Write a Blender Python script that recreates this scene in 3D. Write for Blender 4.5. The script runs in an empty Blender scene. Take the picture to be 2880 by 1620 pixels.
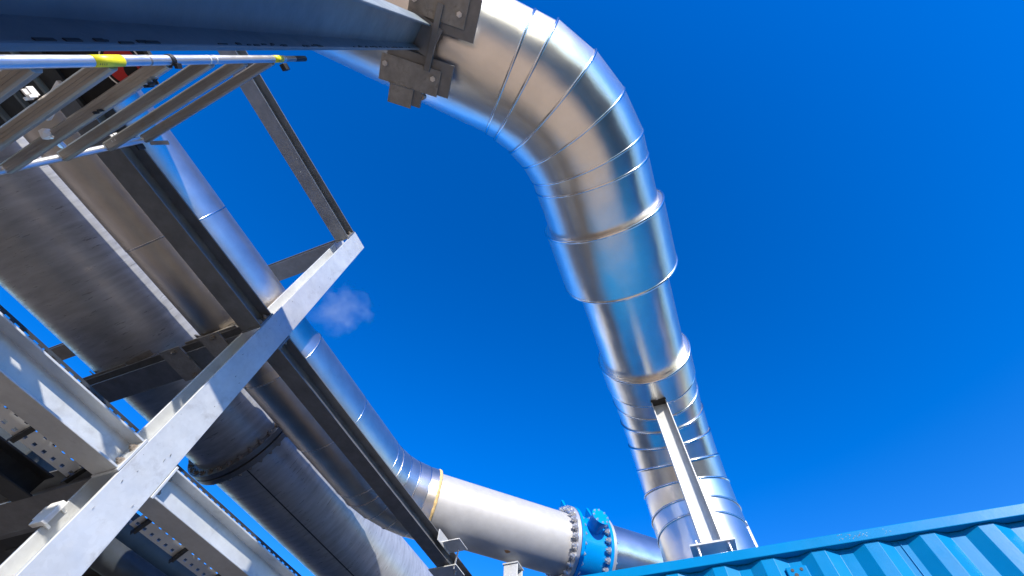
import bpy, bmesh, math, random
from mathutils import Vector, Matrix, Euler
random.seed(7)
scene = bpy.context.scene
COL = scene.collection
H = 1.10                     # eye height of the photographer above the ground
V = Vector

# ------------------------------------------------------------------ camera
cam_d = bpy.data.cameras.new('camera')
cam = bpy.data.objects.new('camera', cam_d)
COL.objects.link(cam)
right = V((0.93318, 0.35767, 0.03517))
down = V((-0.29733, 0.82330, -0.48350))
fwd = V((-0.20189, 0.44074, 0.87464))
cm = Matrix((right, -down, -fwd)).transposed().to_4x4()
cm.translation = V((0, 0, H))
cam.matrix_world = cm
cam_d.sensor_width = 36.0
cam_d.lens = 14.7476
cam_d.clip_start = 0.02
cam_d.clip_end = 3000
scene.camera = cam

# ------------------------------------------------------------------ sky, sun, exposure
SUN = V((0.592, -0.711, 0.379)).normalized()
world = bpy.data.worlds.new('World')
scene.world = world
world.use_nodes = True
wn = world.node_tree
for n in list(wn.nodes):
    wn.nodes.remove(n)
sky = wn.nodes.new('ShaderNodeTexSky')
sky.sky_type = 'NISHITA'
sky.sun_disc = False
sky.sun_elevation = math.asin(SUN.z)
sky.sun_rotation = math.atan2(SUN.x, SUN.y)
sky.altitude = 0
sky.air_density = 1.0
sky.dust_density = 0.05
sky.ozone_density = 3.0
hs = wn.nodes.new('ShaderNodeHueSaturation')
hs.inputs['Saturation'].default_value = 1.405
hs.inputs['Value'].default_value = 1.42
hs.inputs['Hue'].default_value = 0.518
bg = wn.nodes.new('ShaderNodeBackground')
bg.inputs['Strength'].default_value = 0.14
wo = wn.nodes.new('ShaderNodeOutputWorld')
wn.links.new(sky.outputs[0], hs.inputs['Color'])
wn.links.new(hs.outputs[0], bg.inputs['Color'])
wn.links.new(bg.outputs[0], wo.inputs['Surface'])

sun_d = bpy.data.lights.new('sun', 'SUN')
sun_d.energy = 5.0
sun_d.angle = math.radians(0.5)
sun_d.color = (1.0, 0.92, 0.80)
sun = bpy.data.objects.new('sun', sun_d)
sun.rotation_euler = SUN.to_track_quat('Z', 'Y').to_euler()
sun.location = SUN * 40
COL.objects.link(sun)

scene.view_settings.view_transform = 'Standard'
scene.view_settings.look = 'None'
scene.view_settings.exposure = 0.62
scene.view_settings.gamma = 1.0
scene.view_settings.use_curve_mapping = False
scene.cycles.max_bounces = 10
scene.cycles.glossy_bounces = 6
scene.cycles.diffuse_bounces = 4
scene.cycles.sample_clamp_indirect = 6
scene.cycles.use_denoising = True

# ------------------------------------------------------------------ materials
def mat(name, base, metallic=0.0, rough=0.5, spread=0.0, nscale=6.0, stretch=(1, 1, 1), rspread=0.0,
        bump=0.0, bscale=300.0, coat=0.0, spangle=0.0, dirt=None, dirt_amt=0.0, dirt_scale=3.0, bstretch=None, spec=0.5, lobe2=None, dent=0.0):
    m = bpy.data.materials.new(name)
    m.use_nodes = True
    nt = m.node_tree
    b = nt.nodes['Principled BSDF']
    b.inputs['Metallic'].default_value = metallic
    b.inputs['Roughness'].default_value = rough
    b.inputs['Base Color'].default_value = (*base, 1)
    b.inputs['Coat Weight'].default_value = coat
    b.inputs['Coat Roughness'].default_value = 0.12
    b.inputs['Specular IOR Level'].default_value = spec
    tc = nt.nodes.new('ShaderNodeTexCoord')
    def mp(s):
        q = nt.nodes.new('ShaderNodeMapping')
        q.inputs['Scale'].default_value = s
        nt.links.new(tc.outputs['Object'], q.inputs['Vector'])
        return q.outputs[0]
    def noise(vec, sc, detail=4, rg=0.6):
        q = nt.nodes.new('ShaderNodeTexNoise')
        q.inputs['Scale'].default_value = sc
        q.inputs['Detail'].default_value = detail
        q.inputs['Roughness'].default_value = rg
        nt.links.new(vec, q.inputs['Vector'])
        return q.outputs['Fac']
    def mrange(x, a, b_, c, d):
        q = nt.nodes.new('ShaderNodeMapRange')
        for i, v in enumerate((a, b_, c, d)):
            q.inputs[i + 1].default_value = v
        nt.links.new(x, q.inputs[0])
        return q.outputs[0]
    col = None
    if spread > 0 or spangle > 0:
        f = mrange(noise(mp(stretch), nscale), 0.3, 0.7, 1 - spread, 1 + spread)
        if spangle > 0:
            v = nt.nodes.new('ShaderNodeTexVoronoi')
            v.inputs['Scale'].default_value = 45
            nt.links.new(mp((1, 1, 1)), v.inputs['Vector'])
            sx = nt.nodes.new('ShaderNodeSeparateColor')
            nt.links.new(v.outputs['Color'], sx.inputs[0])
            g = mrange(sx.outputs[0], 0, 1, 1 - spangle, 1 + spangle)
            mu = nt.nodes.new('ShaderNodeMath'); mu.operation = 'MULTIPLY'
            nt.links.new(f, mu.inputs[0]); nt.links.new(g, mu.inputs[1])
            f = mu.outputs[0]
        vm = nt.nodes.new('ShaderNodeVectorMath'); vm.operation = 'SCALE'
        vm.inputs[0].default_value = base
        nt.links.new(f, vm.inputs['Scale'])
        col = vm.outputs[0]
    if dirt is not None:
        k = mrange(noise(mp((1, 1, 1)), dirt_scale, 8, 0.7), 0.56, 0.72, 0, dirt_amt)
        mx = nt.nodes.new('ShaderNodeMix'); mx.data_type = 'RGBA'
        nt.links.new(k, mx.inputs['Factor'])
        if col is not None:
            nt.links.new(col, mx.inputs['A'])
        else:
            mx.inputs['A'].default_value = (*base, 1)
        mx.inputs['B'].default_value = (*dirt, 1)
        col = mx.outputs['Result']
    if col is not None:
        nt.links.new(col, b.inputs['Base Color'])
    if rspread > 0:
        r = mrange(noise(mp(stretch), nscale * 2.3, 5), 0.3, 0.7, rough - rspread, rough + rspread)
        nt.links.new(r, b.inputs['Roughness'])
    if bump > 0:
        bp = nt.nodes.new('ShaderNodeBump')
        bp.inputs['Strength'].default_value = bump
        bp.inputs['Distance'].default_value = 0.01
        nt.links.new(noise(mp(bstretch or (1, 1, 1)), bscale, 3), bp.inputs['Height'])
        if dent > 0:                 # slow waviness of thin sheet
            bd = nt.nodes.new('ShaderNodeBump')
            bd.inputs['Strength'].default_value = dent
            bd.inputs['Distance'].default_value = 0.03
            nt.links.new(noise(mp((1, 1, 1)), 3.2, 1), bd.inputs['Height'])
            nt.links.new(bd.outputs[0], bp.inputs['Normal'])
        nt.links.new(bp.outputs[0], b.inputs['Normal'])
    if lobe2 is not None:            # second, broader reflection lobe of rolled sheet
        b2 = nt.nodes.new('ShaderNodeBsdfPrincipled')
        b2.inputs['Metallic'].default_value = metallic
        b2.inputs['Roughness'].default_value = lobe2[0]
        if col is not None:
            nt.links.new(col, b2.inputs['Base Color'])
        else:
            b2.inputs['Base Color'].default_value = (*base, 1)
        if bump > 0:
            nt.links.new(bp.outputs[0], b2.inputs['Normal'])
        ms = nt.nodes.new('ShaderNodeMixShader')
        ms.inputs[0].default_value = lobe2[1]
        nt.links.new(b.outputs[0], ms.inputs[1]); nt.links.new(b2.outputs[0], ms.inputs[2])
        nt.links.new(ms.outputs[0], nt.nodes['Material Output'].inputs['Surface'])
    return m

M = {
    'clad': mat('bright cladding sheet', (0.80, 0.775, 0.735), 1.0, 0.14, 0.06, 5, (1, 1, 1), 0.05, 0.12, 330, lobe2=(0.42, 0.27), dent=0.26),
    'clad_old': mat('weathered cladding sheet', (0.80, 0.735, 0.66), 1.0, 0.19, 0.10, 5, (1, 1, 1), 0.06, 0.14, 300, lobe2=(0.40, 0.45), dent=0.18),
    'bead': mat('rolled seam', (0.74, 0.73, 0.72), 1.0, 0.16),
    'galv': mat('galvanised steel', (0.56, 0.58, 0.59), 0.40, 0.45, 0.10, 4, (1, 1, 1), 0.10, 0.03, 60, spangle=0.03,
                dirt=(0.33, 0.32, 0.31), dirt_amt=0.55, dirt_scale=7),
    'galv_shade': mat('shaded galvanised steel', (0.20, 0.205, 0.21), 0.55, 0.45, 0.18, 7, (1, 1, 1), 0.08, 0.015, 40, spangle=0.03,  # shade of the unlit members put into the base colour
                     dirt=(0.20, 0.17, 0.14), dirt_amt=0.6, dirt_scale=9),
    'shoe': mat('weathered plate steel', (0.30, 0.285, 0.26), 0.35, 0.55, 0.25, 12, (1, 1, 1), 0.1, 0.12, 60,
                dirt=(0.12, 0.09, 0.06), dirt_amt=0.7, dirt_scale=14),
    'brushed': mat('brushed dark steel', (0.46, 0.475, 0.49), 0.40, 0.36, 0.20, 2.2, (1.6, 9, 1.6), 0.12, 0.035, 40, bstretch=(0.8, 8, 0.8), dirt=(0.22, 0.22, 0.23), dirt_amt=0.4, dirt_scale=2.2),
    'plain_pipe': mat('plain pickled steel', (0.43, 0.43, 0.43), 0.30, 0.55, 0.07, 9, (1, 1, 1), 0.05, 0.05, 120, dirt=(0.44, 0.43, 0.41), dirt_amt=0.5, dirt_scale=4),
    'flange': mat('flange steel', (0.55, 0.55, 0.56), 0.6, 0.42, 0.1, 10),
    'bolt': mat('zinc bolt', (0.66, 0.66, 0.67), 0.8, 0.32),
    'bolt_dull': mat('dull bolt', (0.30, 0.26, 0.22), 0.5, 0.5, 0.3, 60),
    'paint': mat('blue container paint', (0.0, 0.175, 0.43), 0.0, 0.33, 0.06, 3, (1, 1, 1), 0.05, 0.03, 30, coat=0.0, spec=0.12,
                 dirt=(0.01, 0.20, 0.43), dirt_amt=0.3, dirt_scale=6),
    'valve': mat('blue valve paint', (0.0, 0.23, 0.62), 0.0, 0.25, 0.04, 6, coat=0.2, spec=0.4),
    'alu': mat('aluminium tube', (0.74, 0.75, 0.77), 0.85, 0.34, 0.06, 8, (1, 1, 1), 0.06, 0.04, 120,
               dirt=(0.5, 0.5, 0.5), dirt_amt=0.4, dirt_scale=8),
    'rung': mat('worn aluminium rung', (0.40, 0.365, 0.325), 0.7, 0.42, 0.16, 5, (1.0, 14, 14), 0.08, 0.05, 80, bstretch=(1, 10, 10),
                dirt=(0.36, 0.24, 0.10), dirt_amt=0.55, dirt_scale=7),
    'ply': mat('black film plywood', (0.012, 0.012, 0.013), 0.0, 0.55, 0.2, 20, spec=0.2),
    'red': mat('red print', (0.42, 0.012, 0.010), 0.0, 0.5),
    'white': mat('white print', (0.75, 0.75, 0.73), 0.0, 0.5),
    'white_metal': mat('white coated steel', (0.80, 0.80, 0.79), 0.1, 0.4, 0.05, 12),
    'yellow': mat('yellow label', (0.80, 0.72, 0.02), 0.0, 0.4, 0.06, 30),
    'ink': mat('label ink', (0.16, 0.15, 0.02), 0.0, 0.5),
    'rubber': mat('black rubber', (0.02, 0.02, 0.022), 0.0, 0.5),
    'foam': mat('yellow sealing foam', (0.60, 0.43, 0.19), 0.0, 0.8, 0.25, 40, bump=0.5, bscale=90),
    'tray': mat('tray sheet', (0.58, 0.62, 0.66), 0.6, 0.38, 0.08, 8),
    'dark': mat('dark painted steel', (0.035, 0.04, 0.045), 0.3, 0.5, 0.3, 9),
    'ground': mat('concrete yard', (0.54, 0.39, 0.245), 0.0, 0.85, 0.16, 0.6, bump=0.3, bscale=30,
                  dirt=(0.40, 0.28, 0.17), dirt_amt=0.6, dirt_scale=0.4),
    'added_ground': mat('added dark ground', (0.155, 0.120, 0.080), 0.0, 0.95, 0.3, 14, bump=0.6, bscale=60),  # dark tone chosen to cut bounce light on the left pipes
    'facade': mat('dark cladding wall', (0.045, 0.045, 0.048), 0.0, 0.6, 0.2, 2),
    'navy': mat('dark blue grey steel', (0.16, 0.195, 0.215), 0.40, 0.45, 0.18, 6, (1, 1, 1), 0.06, 0.05, 70),
    'wood': mat('far woodland', (0.035, 0.05, 0.028), 0.0, 0.9, 0.5, 0.4),
    'chalk': mat('chalky paint', (0.22, 0.38, 0.50), 0.0, 0.8),
    'stain': mat('tan stain', (0.56, 0.52, 0.45), 0.1, 0.7, 0.2, 30),
    'scuff': mat('dark scuff', (0.16, 0.17, 0.18), 0.2, 0.6, 0.3, 40),
    'pipe_shade': mat('shade-toned pipe steel', (0.075, 0.088, 0.10), 0.4, 0.5, 0.2, 7),  # base colour darkened in place of shade on the low pipes
    'rust': mat('rust patch', (0.30, 0.15, 0.06), 0.0, 0.8, 0.3, 60),
}

# ------------------------------------------------------------------ mesh helpers (coordinates relative to the eye, z + H at build)
def wloc(o):
    p = V((0, 0, 0))
    while o is not None:
        p = p + o.location
        o = o.parent
    return p

class MB:
    def __init__(self):
        self.v = []; self.f = []
    def quadstrip(self, rings, closed=True):
        """rings: list of equal-length loops of points"""
        n = len(rings[0]); base = len(self.v)
        for r in rings:
            self.v += [V(p) for p in r]
        m = n if closed else n - 1
        for i in range(len(rings) - 1):
            for j in range(m):
                a = base + i * n + j; b = base + i * n + (j + 1) % n
                self.f.append((a, b, b + n, a + n))
        return base
    def cap(self, ring, flip=False):
        b = len(self.v); self.v += [V(p) for p in ring]
        f = tuple(range(b, b + len(ring)))
        self.f.append(f[::-1] if flip else f)
    def box(self, c, hx, hy, hz):
        """centre + three half-extent vectors"""
        c, hx, hy, hz = V(c), V(hx), V(hy), V(hz)
        b = len(self.v)
        for sz in (-1, 1):
            for sx, sy in ((-1, -1), (1, -1), (1, 1), (-1, 1)):
                self.v.append(c + hx * sx + hy * sy + hz * sz)
        for q in ((3, 2, 1, 0), (4, 5, 6, 7), (0, 1, 5, 4), (1, 2, 6, 5), (2, 3, 7, 6), (3, 0, 4, 7)):
            self.f.append(tuple(b + i for i in q))
        return self
    def aabb(self, x0, x1, y0, y1, z0, z1):
        return self.box(((x0 + x1) / 2, (y0 + y1) / 2, (z0 + z1) / 2), ((x1 - x0) / 2, 0, 0), (0, (y1 - y0) / 2, 0), (0, 0, (z1 - z0) / 2))
    def prism(self, pts, vec):
        pts = [V(p) for p in pts]; vec = V(vec); n = len(pts); b = len(self.v)
        self.v += pts + [p + vec for p in pts]
        self.f.append(tuple(range(b + n - 1, b - 1, -1)))
        self.f.append(tuple(range(b + n, b + 2 * n)))
        for i in range(n):
            j = (i + 1) % n
            self.f.append((b + i, b + j, b + n + j, b + n + i))
        return self
    def tube(self, p0, p1, r0, r1=None, n=24, caps=True):
        p0, p1 = V(p0), V(p1); r1 = r0 if r1 is None else r1
        a, b = frame((p1 - p0).normalized())
        c0 = [p0 + (a * math.cos(t) + b * math.sin(t)) * r0 for t in angs(n)]
        c1 = [p1 + (a * math.cos(t) + b * math.sin(t)) * r1 for t in angs(n)]
        self.quadstrip([c0, c1])
        if caps:
            self.cap(c0, True); self.cap(c1)
        return self
    def lathe(self, p0, d, prof, n=64, a=None):
        """prof: (distance along d, radius)"""
        p0, d = V(p0), V(d).normalized(); a, b = frame(d)
        self.quadstrip([[p0 + d * s + (a * math.cos(t) + b * math.sin(t)) * r for t in angs(n)] for s, r in prof])
        return self
    def ball(self, c, r, n=10):
        self.lathe(V(c) - V((0, 0, r)), (0, 0, 1), [(r - r * math.cos(i * math.pi / 6), max(1e-4, r * math.sin(i * math.pi / 6))) for i in range(7)], n)
        return self
    def build(self, name, m, parent=None, bevel=0.0, smooth=None, solid=0.0):
        me = bpy.data.meshes.new(name)
        off = wloc(parent) if parent is not None else V((0, 0, 0))
        me.from_pydata([tuple(p + V((0, 0, H)) - off) for p in self.v], [], self.f)
        bm = bmesh.new(); bm.from_mesh(me)
        bmesh.ops.remove_doubles(bm, verts=bm.verts, dist=1e-5)
        bmesh.ops.recalc_face_normals(bm, faces=bm.faces)
        bm.to_mesh(me); bm.free()
        if smooth is not None:
            me.shade_smooth()
            me.set_sharp_from_angle(angle=math.radians(smooth))
        me.materials.append(M[m] if isinstance(m, str) else m)
        o = bpy.data.objects.new(name, me)
        COL.objects.link(o)
        if parent is not None:
            o.parent = parent
        if bevel > 0:
            bv = o.modifiers.new('edge', 'BEVEL'); bv.width = bevel; bv.segments = 2; bv.limit_method = 'ANGLE'
        if solid > 0:
            so = o.modifiers.new('sheet', 'SOLIDIFY'); so.thickness = solid; so.offset = 0
        return o

def angs(n):
    return [2 * math.pi * i / n for i in range(n)]

def frame(d):
    up = V((0, 0, 1)) if abs(d.z) < 0.9 else V((0, 1, 0))
    a = up.cross(d).normalized()
    return a, d.cross(a).normalized()

def thing(name, label, cat, loc=(0, 0, 0), group=None):
    o = bpy.data.objects.new(name, None)
    o.empty_display_size = 0.2
    o.location = V(loc) + V((0, 0, H))
    COL.objects.link(o)
    tag(o, label, cat, group, 'thing')
    return o

def tag(o, label, cat, group=None, kind=None):
    o['label'] = label; o['category'] = cat
    if group: o['group'] = group
    if kind: o['kind'] = kind
    return o

def struct(o, kind='structure'):
    o['kind'] = kind
    return o

# shared bolt meshes: hexagon head on a washer, axis +z
def bolt_mesh(name, r, h, m):
    mb = MB()
    mb.lathe((0, 0, -H), (0, 0, 1), [(0, 1e-4), (0, r * 1.35), (h * 0.22, r * 1.35), (h * 0.22, 1e-4)], 14)
    hexa = [V((r * math.cos(t), r * math.sin(t), h * 0.22 - H)) for t in angs(6)]
    mb.prism(hexa, (0, 0, h * 0.62))
    mb.lathe((0, 0, h * 0.84 - H), (0, 0, 1), [(0, r * 0.55), (h * 0.5, r * 0.5), (h * 0.5, 1e-4)], 8)
    o = mb.build(name, m)
    me = o.data
    bpy.data.objects.remove(o)
    return me

BM = {'zinc': bolt_mesh('bolt', 0.016, 0.022, 'bolt'), 'dull': bolt_mesh('bolt', 0.015, 0.020, 'bolt_dull'),
      'small': bolt_mesh('bolt', 0.010, 0.014, 'bolt')}
def bolt(parent, p, d, kind='zinc', scale=1.0):
    o = bpy.data.objects.new('bolt', BM[kind])
    COL.objects.link(o)
    o.parent = parent
    o.location = V(p) + V((0, 0, H)) - wloc(parent)
    o.rotation_euler = V(d).to_track_quat('Z', 'Y').to_euler()
    o.scale = (scale,) * 3
    return o

# ---- ducts: mitred sections along a polyline
N = 96
def ring_at(p, d, r, nrm, a, b):
    """loop where a cylinder of axis (p, d) meets the plane through p with normal nrm"""
    out = []
    for t in angs(N):
        q = (a * math.cos(t) + b * math.sin(t)) * r
        s = -(q.dot(nrm)) / d.dot(nrm)
        out.append(p + q + d * s)
    return out

def transport(dirs):
    a, b = frame(dirs[0]); fr = [(a, b)]
    for i in range(1, len(dirs)):
        q = dirs[i - 1].rotation_difference(dirs[i])
        a = q @ a; b = q @ b
        fr.append((a.copy(), b.copy()))
    return fr

def duct(root, pts, radii, names, seams, m='clad', bead=0.007):
    """pts: n points; radii/names: per segment; seams: point indices with a rolled seam"""
    pts = [V(p) for p in pts]
    dirs = [(pts[i + 1] - pts[i]).normalized() for i in range(len(pts) - 1)]
    fr = transport(dirs)
    nrm = [dirs[0]] + [(dirs[i - 1] + dirs[i]).normalized() for i in range(1, len(dirs))] + [dirs[-1]]
    for i in range(len(dirs)):
        r = radii[i] if isinstance(radii[i], tuple) else (radii[i], radii[i])
        mb = MB()
        ra = ring_at(pts[i], dirs[i], r[0], nrm[i], *fr[i])
        rb = ring_at(pts[i + 1], dirs[i], r[1], nrm[i + 1], *fr[i])
        steps = max(1, int((pts[i + 1] - pts[i]).length / 0.25))
        rings = [[x.lerp(y, k / steps) for x, y in zip(ra, rb)] for k in range(steps + 1)]
        mb.quadstrip(rings)
        mb.cap(ra, True); mb.cap(rb)
        sec = mb.build(names[i], m, root, smooth=35)
        if i in seams:
            seam(sec, ra, pts[i], nrm[i], bead)
    if len(pts) - 1 in seams:
        seam(sec, rb, pts[-1], nrm[-1], bead)

def seam(sec, ring, c, nrm, bead, name='seam_band'):
    mb = MB()
    loops = []
    for k in range(8):
        t = 2 * math.pi * k / 8
        loops.append([p + (p - c).normalized() * (bead * math.cos(t)) + nrm * (bead * 1.3 * math.sin(t)) for p in ring])
    loops.append(loops[0])
    mb.quadstrip(loops)
    return mb.build(name, 'bead', sec, smooth=60)

def elbow(p_corner, d0, d1, R, kinks):
    """vertices of a gored bend: first tangent direction d0, last d1"""
    d0, d1 = V(d0).normalized(), V(d1).normalized()
    A = d0.angle(d1); T = R * math.tan(A / 2)
    n0 = (d1 - d0 * d0.dot(d1)).normalized()
    c = V(p_corner) - d0 * T + n0 * R
    step = A / kinks; Rv = R / math.cos(step / 2)
    out = []
    for i in range(kinks):
        t = step * (i + 0.5)
        out.append(c + (-n0 * math.cos(t) + d0 * math.sin(t)) * Rv)
    return out

# ---- rolled steel I sections
def isec(root, p0, p1, u, b, h, tw=0.008, tf=0.012, m='galv', bev=0.003):
    """beam between p0 and p1; u = direction across the flanges, the web stands along v = axis x u"""
    p0, p1, u = V(p0), V(p1), V(u).normalized()
    d = (p1 - p0); L = d.length; d.normalize()
    v = d.cross(u).normalized(); c = (p0 + p1) / 2
    for s in (-1, 1):
        MB().box(c + v * s * (h / 2 - tf / 2), d * L / 2, u * b / 2, v * tf / 2).build('flange', m, root, bevel=bev)
    MB().box(c, d * (L / 2), u * tw / 2, v * (h / 2 - tf + 0.002)).build('web', m, root)
    return d, u, v

# ================================================================== SETTING
g = MB(); S = 700
g.v = [V((-S, -S, -H)), V((S, -S, -H)), V((S, S, -H)), V((-S, S, -H))]; g.f = [(0, 1, 2, 3)]
struct(g.build('ground', 'ground'))

gv = MB()  # unseen dark ground added to dim reflections in the left pipes
gv.v = [V((-30, -9, -H + 0.004)), V((-1.55, -9, -H + 0.004)), V((-1.55, 2.6, -H + 0.004)), V((-1.75, 3.2, -H + 0.004)), V((-1.75, 30, -H + 0.004)), V((-30, 30, -H + 0.004))]
gv.f = [tuple(range(6))]
struct(gv.build('added_dark_bed', 'added_ground'))
hall = thing('hall', 'low dark clad hall mirrored as a dark stripe along the bright duct', 'building', (9, -3, -H))
MB().aabb(8.6, 15.0, -16, 9.0, -H, 2.3).build('wall', 'facade', hall)
MB().aabb(8.45, 15.15, -16.15, 9.15, 2.302, 2.46).build('roof', 'facade', hall)

tl = MB()
rim = []
nseg = 240
prof = []
for i in range(nseg):
    t = 2 * math.pi * i / nseg
    h = 7.0 + 2.2 * math.sin(3 * t + 1) + 1.5 * math.sin(11 * t) + random.uniform(-1.2, 1.2)
    prof.append((t, h))
loops = []
for rr, k in ((80, 0.0), (82, 0.72), (85, 1.0), (92, 0.9), (100, 0.0)):
    loops.append([V((rr * math.cos(t) * (1 + 0.01 * math.sin(17 * t)), rr * math.sin(t), -H - 0.3 + (h + 0.3) * k + (random.uniform(-.5, .5) if 0 < k < 1 else 0))) for t, h in prof])
tl.quadstrip(loops)
tag(tl.build('treeline', 'wood', smooth=30), 'dark belt of far-off trees along the horizon round the yard', 'treeline', kind='stuff')

# ================================================================== MAIN DUCT (bright, upper right)
D = V((1, 1, 0)).normalized()
ZA, XA, YR = 3.30, 0.174, 4.13
corner_a = V((XA, 0.405, ZA))
root = thing('insulated_duct', 'large bright metal clad duct bending overhead and dropping into the blue container roof', 'duct', (XA, YR, -H))
up = elbow(corner_a, D, (0, 1, 0), 1.17, 4)
s_start = corner_a - D * 5.0
pre = corner_a - D * (1.17 * math.tan(math.radians(22.5)))
RE = 0.97
low = elbow((XA, YR, ZA), (0, 1, 0), (0, 0, -1), RE, 6)
pts = [s_start, pre] + up + [V((XA, 0.905, ZA)), V((XA, 1.26, ZA))]
rad = [(0.40, 0.418), 0.424, 0.438, 0.446, 0.444, 0.442, 0.442]
nm = ['duct_section', 'duct_section', 'elbow_segment', 'elbow_segment', 'elbow_segment', 'duct_section', 'duct_section']
duct(root, pts, rad, nm, {1, 2, 3, 4, 5, 6})
duct(root, [(XA, 1.26, ZA), (XA, 1.81, ZA)], [0.482], ['duct_sleeve'], {0, 1}, bead=0.009)
duct(root, [(XA, 1.81, ZA), (XA, 2.75, ZA)], [0.386], ['duct_section'], set())
pts = [V((XA, 2.75, ZA)), V((XA, 3.05, ZA))] + low + [V((XA, YR, ZA - RE - 0.06)), V((XA, YR, 1.40))]
rad = [0.430, (0.424, 0.416)] + [(0.418, 0.408), (0.415, 0.405), (0.412, 0.402), (0.409, 0.399), (0.406, 0.397)] + [(0.403, 0.396), 0.394]
nm = ['duct_sleeve', 'duct_section'] + ['elbow_segment'] * 5 + ['duct_section', 'duct_section']
duct(root, pts, rad, nm, set(range(0, 10)) - {9}, bead=0.009)
# lengthwise lap seam on the riser and on the sleeve
MB().box((XA + 0.3885, YR - 0.065, 1.87), (0.004, 0.0007, 0), (-0.0025, 0.014, 0), (0, 0, 0.44)).build('lap_seam', 'bead', root)
MB().box((XA - 0.02, 2.90, ZA - 0.431), (0.008, 0, 0), (0, 0.148, 0), (0, 0, 0.003)).build('lap_seam', 'bead', root)

# ================================================================== POST UNDER THE DUCT
root = thing('support_post', 'slim galvanised post on a bolted base plate atop the container holding up the duct bend', 'post', (0.165, 3.03, 1.60))
PX0, PX1, PYW = 0.100, 0.232, 3.03
isec(root, (0.166, PYW, 1.612), (0.166, PYW, 2.86), (0, 1, 0), 0.120, 0.132, 0.007, 0.008)
MB().aabb(0.098, 0.234, 2.968, 3.095, 2.862, 2.884).build('shadow_gap', 'rubber', root, bevel=0.001)  # black strip standing in for the shadow gap above the post
MB().aabb(0.028, 0.307, 2.975, 3.105, 1.600, 1.612).build('base_plate', 'galv', root, bevel=0.001)
for x in (0.075, 0.265):
    for y in (3.000, 3.082):
        MB().tube((x, y, 1.515), (x, y, 1.640), 0.008, n=10).build('stud', 'bolt', root, smooth=40)
        bolt(root, (x, y, 1.600), (0, 0, -1), 'small', 1.3)

# ================================================================== CONTAINER
CY, CZT = 2.94, 1.517
CX0, CX1 = -1.62, 10.4
root = thing('shipping_container', 'blue corrugated shipping container with worn top rail', 'container', (4.4, 4.1, -H))
MB().aabb(CX0, CX1, CY, CY + 0.06, CZT - 0.058, CZT).build('top_rail', 'paint', root, bevel=0.004)
MB().aabb(CX0, CX1, CY, CY + 0.10, -H + 0.02, -H + 0.18).build('bottom_rail', 'paint', root, bevel=0.004)
for x in (CX0, CX1 - 0.12):
    MB().aabb(x, x + 0.12, CY - 0.003, CY + 0.13, -H + 0.181, CZT - 0.060).build('corner_post', 'paint', root, bevel=0.004)
PITCH, PH0 = 0.2787, 0.187            # an outer flat ends at PH0 + k * PITCH
def wall_y(x, yo, dpt):
    t = ((x - PH0) / PITCH) % 1.0 * PITCH
    return yo
def corr_panel(x0, x1, z0, z1, yo, sgn, name, th=0.002):
    xs = []
    k0 = math.floor((x0 - PH0) / PITCH) - 1; k1 = math.ceil((x1 - PH0) / PITCH) + 1
    prof = []
    for k in range(k0, k1 + 1):
        b = PH0 + k * PITCH
        prof += [(b, 0), (b + 0.070, 1), (b + 0.1385, 1), (b + 0.2085, 0)]
    def dep(x):
        for (xa, da), (xb, db) in zip(prof, prof[1:]):
            if xa <= x <= xb:
                return da + (db - da) * (x - xa) / (xb - xa)
        return 0
    xs = [x0] + [p[0] for p in prof if x0 < p[0] < x1] + [x1]
    mb = MB()
    mb.quadstrip([[V((x, yo + sgn * 0.036 * dep(x), z)) for x in xs] for z in (z0, z1)], closed=False)
    o = mb.build(name, 'paint', root, solid=th)
    bv = o.modifiers.new('fold', 'BEVEL'); bv.width = 0.007; bv.segments = 3; bv.limit_method = 'ANGLE'; bv.angle_limit = math.radians(20)
    return o
cuts = [CX0 + 0.118, 0.015, 1.128, 2.243, 3.358, 4.473, 5.588, 6.703, 7.818, 8.933, CX1 - 0.118]
for a, b in zip(cuts, cuts[1:]):
    corr_panel(a, b, -H + 0.181, CZT - 0.060, CY + 0.022, 1, 'wall_panel')
for x in cuts[1:-1]:
    MB().tube((x, CY + 0.055, -H + 0.19), (x, CY + 0.055, CZT - 0.062), 0.0035, n=8, caps=False).build('weld_seam', 'paint', root, smooth=60)
# roof, far side, ends
rf = MB()
ys = [CY + 0.058, CY + 2.38]
xs = []; x = CX0 + 0.05
while x < CX1 - 0.05:
    xs += [(x, 0), (x + 0.09, 0), (x + 0.105, -0.018), (x + 0.194, -0.018)]; x += 0.209
rf.quadstrip([[V((x, y, CZT - 0.012 + z)) for x, z in xs] for y in ys], closed=False)
rf.build('roof', 'paint', root, solid=0.002)
MB().aabb(CX0, CX1, CY + 2.38, CY + 2.44, -H + 0.02, CZT).build('far_wall', 'paint', root)
for x in (CX0 + 0.02, CX1 - 0.05):
    MB().aabb(x, x + 0.03, CY + 0.131, CY + 2.378, -H + 0.03, CZT - 0.02).build('end_wall', 'paint', root)
# small wall vent
vent = MB().aabb(0.500, 0.612, CY + 0.018, CY + 0.057, 1.24, 1.392).build('vent_cover', 'paint', root, bevel=0.006)
for x in (0.532, 0.580):
    MB().tube((x, CY + 0.0182, 1.372), (x, CY + 0.015, 1.372), 0.0085, n=10).build('vent_hole', 'rubber', vent)
MB().tube((0.542, CY + 0.0182, 1.345), (0.542, CY + 0.015, 1.345), 0.011, n=10).build('vent_hole', 'rubber', vent)
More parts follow.
